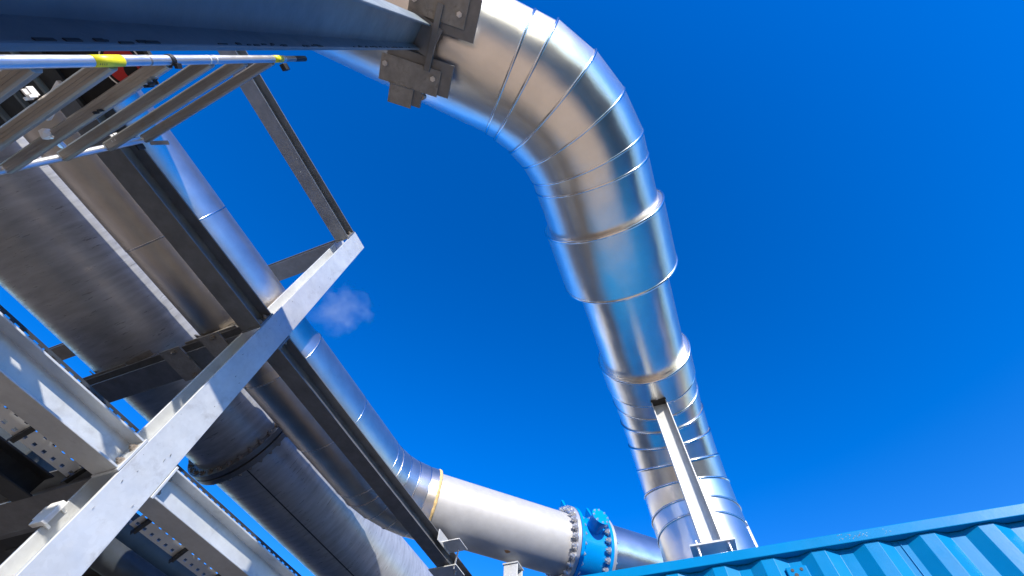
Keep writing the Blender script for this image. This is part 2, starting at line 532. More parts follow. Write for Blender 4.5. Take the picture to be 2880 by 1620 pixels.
# chipped paint on the rail
def chips(cx, w, n, m, seed):
    rr = random.Random(seed); mb = MB()
    for i in range(n):
        x = cx + rr.uniform(-w, w); z = CZT - rr.uniform(0.006, 0.044); s = rr.uniform(0.0010, 0.0030)
        p = [V((x + s * rr.uniform(.5, 1.4) * math.cos(t), CY - 0.0012, z + s * rr.uniform(.4, 1.0) * math.sin(t))) for t in angs(7)]
        mb.prism(p, (0, 0.003, 0))
    o = mb.build('paint_chip', m, root); o['kind'] = 'stuff'; return o
chips(0.92, 0.075, 20, 'chalk', 3); chips(0.90, 0.06, 14, 'rust', 4); chips(1.10, 0.035, 6, 'chalk', 5)
# ================================================================== STEEL RACK (column and beams)
c = 2.46
CYA, CYB = 0.386 * c, 0.469 * c       # column between these y
CZ = 1.812 * c
root = thing('steel_column', 'pale galvanised column crossing the lower left, brightly sunlit with a shaded middle', 'column', (-c - 0.10, 1.05, -H))
isec(root, (-c - 0.1015, (CYA + CYB) / 2, -H + 0.02), (-c - 0.1015, (CYA + CYB) / 2, CZ), (0, 1, 0), CYB - CYA, 0.203, 0.009, 0.014)
MB().aabb(-c - 0.23, -c + 0.03, CYA - 0.03, CYB + 0.03, -H, -H + 0.02).build('base_plate', 'galv', root)

# scuffs and a tan stain on the wide face of the column
def scuffs(n, m, seed, zr, yr, su, sv, name):
    rr = random.Random(seed); mb = MB()
    for i in range(n):
        y, z = rr.uniform(*yr), rr.uniform(*zr); a1, a2 = rr.uniform(*su), rr.uniform(*sv); t0 = rr.uniform(-.3, .3)
        pts = []
        for t in angs(9):
            u, w = a1 * math.cos(t) * rr.uniform(.6, 1.2), a2 * math.sin(t) * rr.uniform(.5, 1.2)
            pts.append(V((-c + 0.0006 + 0.0003 * i, y + u * math.cos(t0) - w * math.sin(t0), z + u * math.sin(t0) + w * math.cos(t0))))
        mb.prism(pts, (-0.002, 0, 0))
    o = mb.build(name, m, root); o['kind'] = 'stuff'
scuffs(26, 'scuff', 11, (0.75, 4.2), (CYA + 0.02, CYB - 0.02), (0.0007, 0.002), (0.002, 0.011), 'scuff_mark')

def ybeam(name, label, y0, y1, ztop, h, b=0.165, group='beams framed into the sunlit column', ends=(1, 1), m='galv'):
    rt = thing(name, label, 'beam', (-c - b / 2, (y0 + y1) / 2, ztop - h), group)
    e0 = y0 + (0.015 if ends[0] else 0); e1 = y1 - (0.015 if ends[1] else 0)
    isec(rt, (-c - b / 2, e0, ztop - h / 2), (-c - b / 2, e1, ztop - h / 2), (1, 0, 0), b, h, 0.008, 0.011, m)
    for flag, y, s, out in ((ends[0], y0, 1, 1), (ends[1], y1, -1, -1)):
        if flag:
            pl = MB().aabb(-c - b - 0.004, -c + 0.004, min(y, y + s * 0.015), max(y, y + s * 0.015), ztop - h - 0.008, ztop + 0.008).build('end_plate', m, rt, bevel=0.002)
            for z in (ztop - 0.045, ztop - h + 0.045):
                for x in (-c - 0.028, -c - b + 0.028):
                    bolt(pl, (x, y + s * 0.015, z), (0, s, 0), 'dull', 1.0)
    return rt
G = 0.003
b1 = ybeam('steel_beam', 'lit beam at far left ending on the near side of the pale column', -2.6, CYA - G, 0.592 * c + 0.004, 0.066 * c + 0.006, ends=(0, 1))
b2 = ybeam('steel_beam', 'lower beam with a lit web running away from the far side of the pale column', CYB + G, 9.0, 0.592 * c + 0.004, 0.066 * c + 0.006, ends=(1, 0))
b3 = ybeam('steel_beam', 'dark beam under the brown duct ending on the near side of the column', -2.2, CYA - G, 1.093 * c, 0.065 * c, ends=(0, 1), m='galv_shade')
b4 = ybeam('steel_beam', 'long dark beam under the duct running from the column to the lower frame edge', CYB + G, 5.6, 1.093 * c, 0.065 * c, ends=(1, 0), m='galv_shade')
b5 = ybeam('steel_beam', 'dark topmost beam against blue sky meeting the column head', -2.0, CYA - G, 1.802 * c, 0.070 * c, b=0.155, ends=(0, 1), m='galv_shade')

def xbeam(label, x0, x1, ztop, h, name='cross_beam', m='galv_shade', b=CYB - CYA):
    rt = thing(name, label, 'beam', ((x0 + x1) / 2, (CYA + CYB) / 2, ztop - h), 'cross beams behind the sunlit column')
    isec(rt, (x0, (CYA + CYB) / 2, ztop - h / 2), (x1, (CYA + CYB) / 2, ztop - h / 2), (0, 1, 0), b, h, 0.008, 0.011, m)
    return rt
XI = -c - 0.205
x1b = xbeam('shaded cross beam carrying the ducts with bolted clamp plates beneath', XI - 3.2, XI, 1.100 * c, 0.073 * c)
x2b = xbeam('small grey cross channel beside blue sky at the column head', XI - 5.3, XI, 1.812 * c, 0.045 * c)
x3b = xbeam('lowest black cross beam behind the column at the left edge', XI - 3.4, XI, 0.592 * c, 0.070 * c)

# clamp plates below the cross beam
zc = 1.027 * c
def clamp_plate(x0, x1, y0, y1, label):
    rt = thing('clamp_plate', label, 'clamp plate', ((x0 + x1) / 2, (y0 + y1) / 2, zc - 0.014), 'clamp plates under the cross beam')
    MB().aabb(x0, x1, y0, y1, zc - 0.016, zc - 0.003).build('plate', 'shoe', rt, bevel=0.001)
    for y in (y0 + 0.03, y1 - 0.03):
        bolt(rt, (0.5 * (x0 + x1) + 0.03, y, zc - 0.016), (0, 0, -1), 'dull', 1.15)
clamp_plate(-1.372 * c, -1.29 * c, 0.355 * c, 0.478 * c, 'left clamp plate with two rusty bolts under the shaded cross beam')
clamp_plate(-1.21 * c, -1.135 * c, 0.352 * c, 0.475 * c, 'clamp plate nearest the column under the shaded cross beam')

# ================================================================== DUCT B (medium, left) and plain pipe, valve, branch
ZB = 1.275 * c; XB = -0.985 * ZB
corner_b = V((XB, XB + 2.154 * ZB + (-0.985 * ZB) * 0 - 0.0, ZB)); corner_b = V((XB, XB + 2.154 * ZB, ZB))
root = thing('insulated_duct', 'brownish clad duct running away at left and bending right into the plain grey pipe', 'duct', (XB, 1.05, ZB - 0.4))
eb = elbow(corner_b, (0, 1, 0), D, 1.10, 4)
O = corner_b - D * corner_b.dot(D); O.z = ZB
def on_d(s):
    return V((O.x + D.x * s, O.y + D.y * s, ZB))
pts = [V((XB, -3.2, ZB)), V((XB, 0.13, ZB)), V((XB, 1.47, ZB)), V((XB, 1.55, ZB)), V((XB, 2.42, ZB)), V((XB, 3.16, ZB))] + eb + [on_d(0.905)]
rad = [0.381, 0.379, (0.379, 0.396), 0.396, 0.394, 0.393] + [0.396, 0.394, 0.396] + [0.393]
nm = ['duct_section', 'duct_section', 'duct_sleeve', 'duct_section', 'duct_section', 'duct_section'] + ['elbow_segment'] * 3 + ['duct_section']
duct(root, pts, rad, nm, {1, 3, 4, 5, 6, 7, 8, 9}, m='clad_old', bead=0.005)
ring = [on_d(0.915) + (V((0, 0, 1)) * math.sin(t) + V((-D.y, D.x, 0)) * math.cos(t)) * 0.385 for t in angs(N)]
rr = random.Random(2)
fm = MB(); loops = []
jit = [rr.uniform(0.75, 1.35) for _ in range(N)]
for k in range(8):
    t = 2 * math.pi * k / 8
    loops.append([p + (p - on_d(0.915)).normalized() * (0.013 * jit[i] * math.cos(t)) + D * (0.018 * jit[i] * math.sin(t)) for i, p in enumerate(ring)])
fm.quadstrip(loops + [loops[0]])
fm.build('foam_seal', 'foam', root, smooth=60)

pp = thing('plain_pipe', 'unclad matt grey pipe between the foam sealed duct end and the blue valve', 'pipe', tuple(on_d(1.9) - V((0, 0, 0.36))))
RP = 0.357
mb = MB().lathe(on_d(0.91), D, [(0, RP), (0.5, RP), (1.0, RP), (1.5, RP), (1.80, RP)], N)
mb.build('pipe_section', 'plain_pipe', pp, smooth=40)
RF = 0.452
sp = on_d(1.92); sn = (V((D.y, -D.x, 0)) * math.cos(math.radians(75)) - V((0, 0, 1)) * math.sin(math.radians(75)))
su_ = D; sv_ = sn.cross(D).normalized()
MB().prism([sp + sn * (RP + 0.001) + su_ * 0.035 * math.cos(t) * (1 + .3 * math.sin(3 * t)) + sv_ * 0.022 * math.sin(t) for t in angs(12)], sn * -0.006).build('rust_patch', 'rust', pp)
fl = MB().lathe(on_d(2.705), D, [(0, RP), (0, RF), (0.045, RF), (0.045, RP)], N).build('pipe_flange', 'flange', pp, smooth=30, bevel=0.002)
side = V((-D.y, D.x, 0))
for t in angs(24):
    rdir = side * math.cos(t) + V((0, 0, 1)) * math.sin(t)
    bolt(pp, on_d(2.705) + rdir * 0.408, -D, 'zinc', 2.1)

vv = thing('butterfly_valve', 'bright blue flanged valve with a capped neck between grey pipe and reducer', 'valve', tuple(on_d(2.98) - V((0, 0, 0.47))))
MB().lathe(on_d(2.79), D, [(0, 0.30), (0, 0.385), (0.19, 0.374), (0.39, 0.385), (0.39, 0.30)], N).build('valve_body', 'valve', vv, smooth=40)
for s0 in (2.754, 3.155):
    f_ = MB().lathe(on_d(s0), D, [(0, 0.37), (0, RF + 0.008), (0.042, RF + 0.008), (0.042, 0.37)], N).build('valve_flange', 'valve', vv, smooth=30, bevel=0.002)
    top = on_d(s0 + 0.004)
    ap = side * 0.10
    MB().prism([top + V((0, 0, 0.43)) + side * 0.16, top + V((0, 0, 0.43)) - side * 0.10, top + V((0, 0, 0.640)) + side * 0.02], D * 0.034).build('lifting_lug', 'valve', f_, bevel=0.003)
for t in angs(24):
    rdir = side * math.cos(t + 0.13) + V((0, 0, 1)) * math.sin(t + 0.13)
    bolt(vv, on_d(3.155) + rdir * 0.416, -D, 'zinc', 1.9)
    bolt(vv, on_d(2.797) + rdir * 0.416, D, 'zinc', 1.4)
ndir = (-side * math.cos(math.radians(14)) + V((0, 0, 1)) * math.sin(math.radians(14))).normalized()
nb = on_d(2.985)
neck = MB().lathe(nb, ndir, [(0.30, 0.098), (0.50, 0.098), (0.545, 0.098)], 40).build('valve_neck', 'valve', vv, smooth=40)
cap_ = MB().lathe(nb, ndir, [(0.540, 1e-4), (0.540, 0.118), (0.566, 0.118), (0.566, 1e-4)], 40).build('blind_flange', 'valve', neck, smooth=30, bevel=0.002)
na, nb2 = frame(ndir)
for t in angs(8):
    b_ = bpy.data.objects.new('bolt', BM['small']); COL.objects.link(b_); b_.parent = vv
    b_.location = nb + ndir * 0.566 + (na * math.cos(t) + nb2 * math.sin(t)) * 0.097 + V((0, 0, H)) - wloc(vv)
    b_.rotation_euler = ndir.to_track_quat('Z', 'Y').to_euler()

br = thing('branch_duct', 'speckled clad branch duct right of the blue valve passing behind the tall duct', 'duct', tuple(on_d(4.4) - V((0, 0, 0.4))))
MB().lathe(on_d(3.201), D, [(0, 0.30), (0, RF), (0.04, RF), (0.04, 0.30)], N).build('pipe_flange', 'flange', br, smooth=30, bevel=0.002)
MB().lathe(on_d(3.242), D, [(0, 0.388), (0.9, 0.390), (3.4, 0.390)], N).build('duct_section', 'clad', br, smooth=40)
for t in angs(24):
    rdir = side * math.cos(t + 0.13) + V((0, 0, 1)) * math.sin(t + 0.13)
    bolt(br, on_d(3.241) + rdir * 0.42, D, 'zinc', 1.1)

lp = thing('support_column', 'short pale steel column peeking out under the plain grey pipe', 'column', (-1.93, 4.80, -H))
isec(lp, (-1.945, 4.85, -H), (-1.945, 4.85, 2.70), (1, 0, 0), 0.17, 0.17, 0.008, 0.012, 'galv')
MB().aabb(-2.04, -1.85, 4.75, 4.95, 2.702, 2.716).build('head_plate', 'galv', lp)

# cradle of the brown duct and of the big pipe on the cross beam
zt = 1.100 * c
def cradle(xc, r, zc_, label):
    rt = thing('pipe_saddle', label, 'pipe saddle', (xc, 1.05, zt), 'saddles on the cross beam')
    MB().aabb(xc - 0.26, xc + 0.26, 0.93, 1.17, zt + 0.002, zt + 0.014).build('base_plate', 'shoe', rt)
    for s in (-1, 1):
        a = math.radians(32)
        q = V((xc + s * r * math.sin(a) * 1.02, 1.05, zc_ - r * math.cos(a) * 1.02))
        MB().prism([(q.x, 0.99, zt + 0.014), (q.x + s * 0.09, 0.99, zt + 0.014), (q.x + s * 0.12, 0.99, q.z + 0.07), (q.x - s * 0.02, 0.99, q.z - 0.01)], (0, 0.012, 0)).build('gusset', 'shoe', rt)
        MB().prism([(q.x, 1.12, zt + 0.014), (q.x + s * 0.09, 1.12, zt + 0.014), (q.x + s * 0.12, 1.12, q.z + 0.07), (q.x - s * 0.02, 1.12, q.z - 0.01)], (0, 0.012, 0)).build('gusset', 'shoe', rt)
        t_ = V((math.cos(a), 0, s * math.sin(a)))
        MB().box(q - V((s * math.sin(a), 0, -math.cos(a))) * -0.0 + V((s * math.sin(a), 0, -math.cos(a))) * 0.006, t_ * 0.10, (0, 0.11, 0), V((s * math.sin(a), 0, -math.cos(a))) * 0.005).build('bearing_plate', 'shoe', rt)
cradle(XB, 0.381, ZB, 'dark welded saddle holding the brown duct on the cross beam')
ZC = 1.329 * c; XC = -1.307 * ZC; RC = 0.513
cradle(XC, RC, ZC, 'dark welded saddle holding the big streaky pipe on the cross beam')

# hanger plates near the end of the long beam
hb = thing('beam_clamp', 'two small plates joined by a threaded rod near the long dark beam end', 'clamp', (-2.4, 4.2, 2.5))
MB().aabb(-2.475, -2.250, 4.02, 4.24, 2.632, 2.642).build('plate', 'galv', hb, bevel=0.001)
MB().aabb(-2.462, -2.452, 3.92, 4.22, 2.60, 2.72).build('plate', 'galv', hb, bevel=0.001)
MB().aabb(-2.70, -2.365, 4.235, 4.46, 2.492, 2.504).build('plate', 'galv', hb, bevel=0.001)
MB().tube((-2.335, 4.20, 2.66), (-2.40, 4.26, 2.47), 0.009, n=10).build('threaded_rod', 'bolt', hb, smooth=40)
for p in ((-2.43, 4.36), (-2.64, 4.40)):
    bolt(hb, (p[0], p[1], 2.492), (0, 0, -1), 'zinc', 1.0)

# ================================================================== BIG PIPE C
root = thing('big_pipe', 'big dark streaky steel pipe with a bolted flange joint at lower left', 'pipe', (XC, 2.4, ZC - RC))
def cyl(name, y0, y1, r, m, parent=root, **k):
    L = y1 - y0; ns = max(1, int(L / 0.3))
    return MB().lathe((XC, y0, ZC), (0, 1, 0), [(L * i / ns, r) for i in range(ns + 1)], N).build(name, m, parent, smooth=40, **k)
cyl('pipe_section', -4.5, 2.33, RC, 'brushed')
cyl('pipe_section', 2.46, 12.0, RC, 'brushed')
for y0 in (2.32, 2.398):
    MB().lathe((XC, y0, ZC), (0, 1, 0), [(0, RC - 0.02), (0, RC + 0.085), (0.060, RC + 0.085), (0.060, RC - 0.02)], N).build('pipe_flange', 'galv_shade', root, smooth=30, bevel=0.003)
for t in angs(32):
    p = V((XC + (RC + 0.045) * math.cos(t), 2.32, ZC + (RC + 0.045) * math.sin(t)))
    bolt(root, p, (0, -1, 0), 'dull', 1.5)
    bolt(root, p + V((0, 0.138, 0)), (0, 1, 0), 'dull', 1.5)
a_ = math.radians(-62)
MB().box((XC + RC * math.cos(a_), 7.2, ZC + RC * math.sin(a_)), (0.006 * math.sin(a_), 0, -0.006 * math.cos(a_)), (0, 4.7, 0), (0.003 * math.cos(a_), 0, 0.003 * math.sin(a_))).build('weld_seam', 'dark', root)

# ================================================================== CABLE TRAYS ON THE LOWER BEAMS
def tray_side(rt, x, y0, y1, z0, z1, pitch=0.05):
    mb = MB(); ny = int((y1 - y0) / pitch)
    for j in range(ny):
        ay = y0 + j * pitch
        gy = (ay, ay + pitch * 0.25, ay + pitch * 0.75, ay + pitch); h = z1 - z0
        gz = (z0, z0 + h * 0.40, z0 + h * 0.66, z1)
        for p in range(3):
            for q in range(3):
                if p == 1 and q == 1:
                    continue
                b = len(mb.v)
                mb.v += [V((x, gy[p], gz[q])), V((x, gy[p + 1], gz[q])), V((x, gy[p + 1], gz[q + 1])), V((x, gy[p], gz[q + 1]))]
                mb.f.append((b, b + 1, b + 2, b + 3))
    return mb.build('side_wall', 'tray', rt, solid=0.0015)

def tray(label, y0, y1, ys):
    """perforated sheet leaning behind the beams: low left edge, high right edge"""
    p0 = V((-1.168 * c, 0, 0.546 * c)); q = V((0.74, 0, 0.67)).normalized(); W = 0.30
    nn = V((q.z, 0, -q.x))
    rt = thing('cable_tray', label, 'cable tray', (p0.x, (y0 + y1) / 2, p0.z), 'perforated cable trays behind the lower beams')
    mb = MB(); nx = 6; pitch = 0.055; ny = int((y1 - y0) / pitch); dx = W / nx
    for i in range(nx):
        for j in range(ny):
            gx = [i * dx + dx * f for f in (0, 0.30, 0.62, 1)]; gy = [y0 + (j + f) * pitch for f in (0, 0.32, 0.66, 1)]
            for a_ in range(3):
                for b_ in range(3):
                    if a_ == 1 and b_ == 1:
                        continue
                    b = len(mb.v)
                    mb.v += [p0 + q * gx[a_ + u] + V((0, gy[b_ + v_], 0)) for u, v_ in ((0, 0), (1, 0), (1, 1), (0, 1))]
                    mb.f.append((b, b + 1, b + 2, b + 3))
    mb.build('tray_floor', 'tray', rt, solid=0.0015)
    for e in (0, W):
        MB().box(p0 + q * e - nn * 0.022 + V((0, (y0 + y1) / 2, 0)), q * 0.001, (0, (y1 - y0) / 2, 0), nn * 0.022).build('side_wall', 'tray', rt)
    for y in ys:
        st = MB(); n = 9; dx = (W + 0.02) / n
        for i in range(n):           # slotted strap standing on edge under the sheet
            u0 = -0.02 + i * dx
            for ua, ub, h0, h1 in ((u0, u0 + dx * 0.55, 0.002, 0.036), (u0 + dx * 0.55, u0 + dx, 0.002, 0.012), (u0 + dx * 0.55, u0 + dx, 0.024, 0.036)):
                st.box(p0 + q * (ua + ub) / 2 + nn * (h0 + h1) / 2 + V((0, y, 0)), q * (ub - ua) / 2, (0, 0.0015, 0), nn * (h1 - h0) / 2)
        st.box(p0 + q * (W / 2) + nn * 0.003 + V((0, y + 0.016, 0)), q * (W / 2 + 0.02), (0, 0.0145, 0), nn * 0.0015)
        o = st.build('slotted_strap', 'dark', rt); o['kind'] = 'stuff'
    return rt
tray('perforated tray left of the column behind the lit beam at the picture edge', -2.4, 0.955, (-0.02, 0.30, 0.62, 0.935))
tray('perforated tray with strap cross pieces beside the lower beam right of the column', 1.36, 8.6, (1.40, 1.70, 2.00, 2.30, 2.60, 2.90, 3.2))
def slotted(label, y0, y1):
    z = 0.602 * c
    rt = thing('slotted_channel', label, 'channel', (-1.03 * c, (y0 + y1) / 2, z), 'slotted channels lying on the lower beams')
    o = tray_side(rt, -1.030 * c, y0, y1, z + 0.002, z + 0.042)
    o.data.materials.clear(); o.data.materials.append(M['dark'])
    MB().aabb(-1.085 * c, -1.0305 * c, y0, y1, z + 0.0005, z + 0.003).build('channel_base', 'dark', rt)
    return rt
slotted('thin dark slotted channel along the top of the beam left of the column', -2.4, 0.935)
slotted('thin dark slotted channel along the top of the beam right of the column', 1.17, 8.6)

# pipework with shade in its colour and a walkway under which the lower left lies in shade
dp = thing('dark_pipe', 'shade-toned pipe with a joint seam below the perforated tray at the left edge', 'pipe', (-3.62, 0, 1.45))
MB().lathe((-3.66, -3.0, 1.62), (0, 1, 0), [(0, 0.15), (3.9, 0.15)], 48).build('pipe_section', 'pipe_shade', dp, smooth=40)
MB().lathe((-3.66, 0.93, 1.62), (0, 1, 0), [(0, 0.15), (8.0, 0.15)], 48).build('pipe_section', 'pipe_shade', dp, smooth=40)
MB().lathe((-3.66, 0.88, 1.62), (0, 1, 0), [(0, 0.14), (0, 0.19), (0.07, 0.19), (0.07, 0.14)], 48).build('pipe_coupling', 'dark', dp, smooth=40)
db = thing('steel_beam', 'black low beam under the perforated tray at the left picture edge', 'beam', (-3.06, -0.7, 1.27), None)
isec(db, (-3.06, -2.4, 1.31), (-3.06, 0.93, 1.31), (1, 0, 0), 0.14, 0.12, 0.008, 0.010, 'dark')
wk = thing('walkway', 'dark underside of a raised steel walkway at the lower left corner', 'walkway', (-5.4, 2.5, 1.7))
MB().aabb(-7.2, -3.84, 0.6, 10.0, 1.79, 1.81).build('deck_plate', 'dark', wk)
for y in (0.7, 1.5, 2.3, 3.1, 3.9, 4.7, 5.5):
    MB().aabb(-7.2, -3.84, y, y + 0.06, 1.69, 1.788).build('joist', 'galv_shade', wk, bevel=0.002)
MB().aabb(-3.90, -3.84, 0.6, 10.0, 1.60, 1.688).build('edge_channel', 'galv_shade', wk, bevel=0.002)
MB().aabb(-5.4, -5.3, 0.6, 10.0, 1.55, 1.688).build('edge_channel', 'galv_shade', wk, bevel=0.002)
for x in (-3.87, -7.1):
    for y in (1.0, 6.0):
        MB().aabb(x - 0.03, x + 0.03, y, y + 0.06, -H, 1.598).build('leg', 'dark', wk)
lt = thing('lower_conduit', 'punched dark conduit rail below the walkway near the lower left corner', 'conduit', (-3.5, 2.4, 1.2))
MB().lathe((-3.30, 1.25, 1.36), (0, 1, 0), [(0, 0.08), (6.0, 0.08)], 32).build('pipe_section', 'pipe_shade', lt, smooth=40)
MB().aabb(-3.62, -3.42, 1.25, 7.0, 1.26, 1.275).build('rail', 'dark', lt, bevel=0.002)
# white girder clip hooked on the column edge
gc = thing('girder_clip', 'small white bent clip gripping the left edge of the pale column', 'clip', (-2.62, 0.93, 1.1))
MB().aabb(-2.70, -2.615, CYA - 0.030, CYA - 0.004, 1.045, 1.150).build('clip_body', 'white_metal', gc, bevel=0.004)
for z in (1.05, 1.125):
    MB().prism([(-2.66, CYA - 0.004, z), (-2.66, CYA + 0.035, z), (-2.645, CYA + 0.030, z), (-2.635, CYA - 0.004, z)], (0, 0, 0.012)).build('clip_jaw', 'white_metal', gc)
MB().aabb(-2.745, -2.70, CYA - 0.02, CYA - 0.012, 1.085, 1.150).build('clip_ear', 'white_metal', gc, bevel=0.002)

# ================================================================== DARK COLUMN UNDER THE DUCT (top left) with its clamps
ld = V((-0.0539, -0.0336, 0.998))
t1 = V((-0.5805, -0.2555, 2.775)); t2 = V((-0.462, -0.342, 2.775))
ctr = (t1 + t2) / 2
chord = (t2 - t1); chord.z = 0; wch = chord.length; chord.normalize()
nrm2 = chord.cross(V((0, 0, 1))).normalized()
if nrm2.dot(V((1, 1, 0))) < 0: nrm2 = -nrm2
ctr = ctr - nrm2 * 0.050
foot = ctr - ld * ((ctr.z + H) / ld.z)
root = thing('steel_column', 'near dark blue grey column across the top left carrying the bright duct', 'column', tuple(foot))
isec(root, foot, ctr, nrm2, 0.100, wch, 0.008, 0.010, 'navy')
strip_c = V((-0.480, -0.28, 2.790)); e1 = V((-0.2, 0.24, 0)).normalized()
MB().box(ctr + nrm2 * 0.02 + V((0, 0, 0.008)), nrm2 * 0.095, chord * (wch / 2 + 0.012), ld * 0.007).build('cap_plate', 'galv_shade', root, bevel=0.001)
MB().box(strip_c, e1 * 0.175, V((-e1.y, e1.x, 0)) * 0.017, (0, 0, 0.020)).build('stiffener', 'galv_shade', root, bevel=0.001)

rr = random.Random(8)
fk = MB()
for i in range(70):
    q = rr.choice((-2.1, -1.7, -1.2, -0.8, -0.5)) + rr.uniform(-0.22, 0.22)
    fk.box(t1 + ld * q + chord * 0.0106 - nrm2 * rr.uniform(0.002, 0.007), ld * rr.uniform(0.003, 0.014), nrm2 * rr.uniform(0.001, 0.003), chord * 0.0007)
o_ = fk.build('chipped_edge', 'rubber', root); o_['kind'] = 'stuff'

def shoe_clamp(label, corner, du, dv, lu, lv, stub):
    """horizontal plate under the duct: corner, unit axes, lengths"""
    cc = corner + du * lu / 2 + dv * lv / 2
    rt = thing('pipe_clamp', label, 'pipe clamp', tuple(cc), 'clamps between duct and dark column')
    MB().box(cc, du * lu / 2, dv * lv / 2, (0, 0, 0.006)).build('plate', 'shoe', rt, bevel=0.001)
    MB().box(cc + du * 0.045 - dv * 0.03 + V((0, 0, 0.026)), du * (lu / 2 + 0.02), dv * (lv / 2 + 0.02), (0, 0, 0.010)).build('base_plate', 'galv_shade', rt, bevel=0.001)
    if stub:
        MB().box(corner + du * (lu * 0.40) + dv * (lv + 0.055) + V((0, 0, 0.001)), du * 0.072, dv * 0.056, (0, 0, 0.006)).build('tongue', 'shoe', rt, bevel=0.001)
        MB().box(corner + du * (lu * 0.66) + dv * (lv + 0.045) + V((0, 0, 0.030)), du * 0.03, dv * 0.05, (0, 0, 0.016)).build('lug', 'galv_shade', rt, bevel=0.002)
        wb = MB(); rr = random.Random(5)
        for i in range(15):
            q = corner + du * (lu * 0.40 - 0.070 + i * 0.010) + dv * (lv + rr.uniform(-.002, .002)) - V((0, 0, 0.006))
            wb.ball(q, rr.uniform(0.004, 0.007), 8)
        o_ = wb.build('weld_bead', 'shoe', rt, smooth=60); o_['kind'] = 'stuff'
        MB().tube(corner + du * (lu * 0.74) + dv * (lv + 0.03) + V((0, 0, 0.02)), corner + du * (lu * 0.74) + dv * (lv + 0.03) + V((0, 0, 0.09)), 0.018, n=16).build('rod', 'bolt_dull', rt, smooth=40)
    for a in (0.028, lu - 0.040):
        bolt(rt, corner + du * a + dv * (lv * 0.36), (0, 0, -1), 'zinc', 1.0)
    # upright web that ties the plate to the duct belly
    MB().box(cc + V((0, 0, 0.10)), du * (lu * 0.42), dv * 0.006, (0, 0, 0.065)).build('rib', 'galv_shade', rt)
    return rt
du = V((0.282, 0.219, 0)).normalized(); dv = V((-du.y, du.x, 0))
shoe_clamp('lower duct clamp with a tongue and two bolts seen against blue sky', V((-0.797, -0.329, 2.80)), du, dv, 0.357, 0.146, True)
shoe_clamp('upper duct clamp with one bolt cut by the top picture edge', V((-0.560, -0.455, 2.80)), du, -dv, 0.325, 0.18, False)

# ================================================================== SCAFFOLD TOWER FRAME AND DECK
a = 1.34                              # access tower of 39 mm tubes, 0.96 m wide
k = a / 1.75
S1 = V((-a, -0.372 * a, 0)); S2 = V((-3.09 * k, -0.555 * k, 0))
TR = 0.0182
root = thing('scaffold_tower', 'aluminium scaffold ladder end with rungs and yellow stickers, seen from below at left', 'scaffold', (S1.x, S1.y, -H))
st1 = MB().tube(S1 + V((0, 0, -H)), S1 + V((0, 0, 2.05 * a)), TR, n=32).build('stile', 'alu', root, smooth=40)
MB().tube(S1 + V((0, 0, 2.05 * a)), S1 + V((0, 0, 2.235 * a)), TR * 0.86, n=24).build('spigot', 'rung', st1, smooth=40)
MB().tube(S1 + V((0, 0, 2.14 * a)), S1 + V((0, 0, 2.24 * a)), TR * 0.90, n=24).build('spigot_tip', 'dark', st1, smooth=40)
st2 = MB().tube(S2 + V((0, 0, -H)), S2 + V((0, 0, 3.50 * k)), TR, n=32).build('stile', 'alu', root, smooth=40)
for z, m in ((1.297, 'rung'), (1.548, 'white_metal'), (1.580, 'white_metal')):
    MB().tube(S1 + V((0, 0, z * a)), S1 + V((0, 0, z * a + 0.007)), TR * 1.05, n=32).build('joint_ring', m, st1, smooth=40)
for z0, z1, frac in ((1.125, 1.212, 0.68), (1.955, 2.025, 0.6)):
    z0 *= a; z1 *= a
    lab = MB(); tocam = math.atan2(-S1.y, -S1.x)
    seg = [tocam + (i / 12 - 0.5) * 2 * math.pi * frac for i in range(13)]
    lab.quadstrip([[S1 + V((TR * 1.03 * math.cos(t), TR * 1.03 * math.sin(t), z)) for t in seg] for z in (z0, z1)], closed=False)
    lb = lab.build('warning_sticker', 'yellow', st1, smooth=40, solid=0.0005)
    rr = random.Random(int(z0 * 100))
    ink = MB()
    for q in range(4):                   # small dark ruled marks on the sticker
        zz = z0 + 0.012 + q * 0.008
        for w_ in range(3):
            t0 = tocam + 0.35 + rr.uniform(-.05, .05) + w_ * 0.14
            ink.quadstrip([[S1 + V((TR * 1.06 * math.cos(t), TR * 1.06 * math.sin(t), z)) for t in (t0, t0 + 0.10)] for z in (zz, zz + 0.003)], closed=False)
    o_ = ink.build('sticker_mark', 'ink', lb); o_['kind'] = 'stuff'
dr = (S2 - S1).normalized(); pr = V((-dr.y, dr.x, 0))
LR = (S2 - S1).length
def rung_z(i):
    return (3.42 - 0.337 * i) * k
for i in range(12):
    z = rung_z(i)
    w, hh = 0.0255, 0.019
    oct_ = [(-w, -hh * .6), (-w * .7, -hh), (w * .7, -hh), (w, -hh * .6), (w, hh * .6), (w * .7, hh), (-w * .7, hh), (-w, hh * .6)]
    p0 = S1 + dr * 0.012; L = LR - 0.024
    rg = MB().prism([p0 + pr * x + V((0, 0, z + y)) for x, y in oct_], dr * L).build('rung', 'rung', root, bevel=0.002)
    for q in (-0.006, 0.005):
        MB().box(p0 + dr * L / 2 + pr * q + V((0, 0, z - hh - 0.0006)), dr * L / 2 * 0.98, pr * 0.0013, (0, 0, 0.0010)).build('tread_rib', 'rung', rg)
    MB().tube(p0 + dr * (L - 0.012) + V((0, 0, z)), p0 + dr * L + V((0, 0, z)), 0.0235, n=20).build('weld_collar', 'alu', rg, smooth=40)
clip = MB().lathe(S1 + V((0, 0, 1.375 * a)), (0, 0, 1), [(0, TR), (0, TR * 1.2), (0.020, TR * 1.2), (0.020, TR)], 28).build('locking_clip', 'rubber', st1, smooth=40)
MB().box(S1 + V((0.010, 0.026, 1.39 * a)), (0.006, 0.003, 0), (-0.004, 0.009, 0), (0, 0, 0.013)).build('clip_tail', 'rubber', clip)
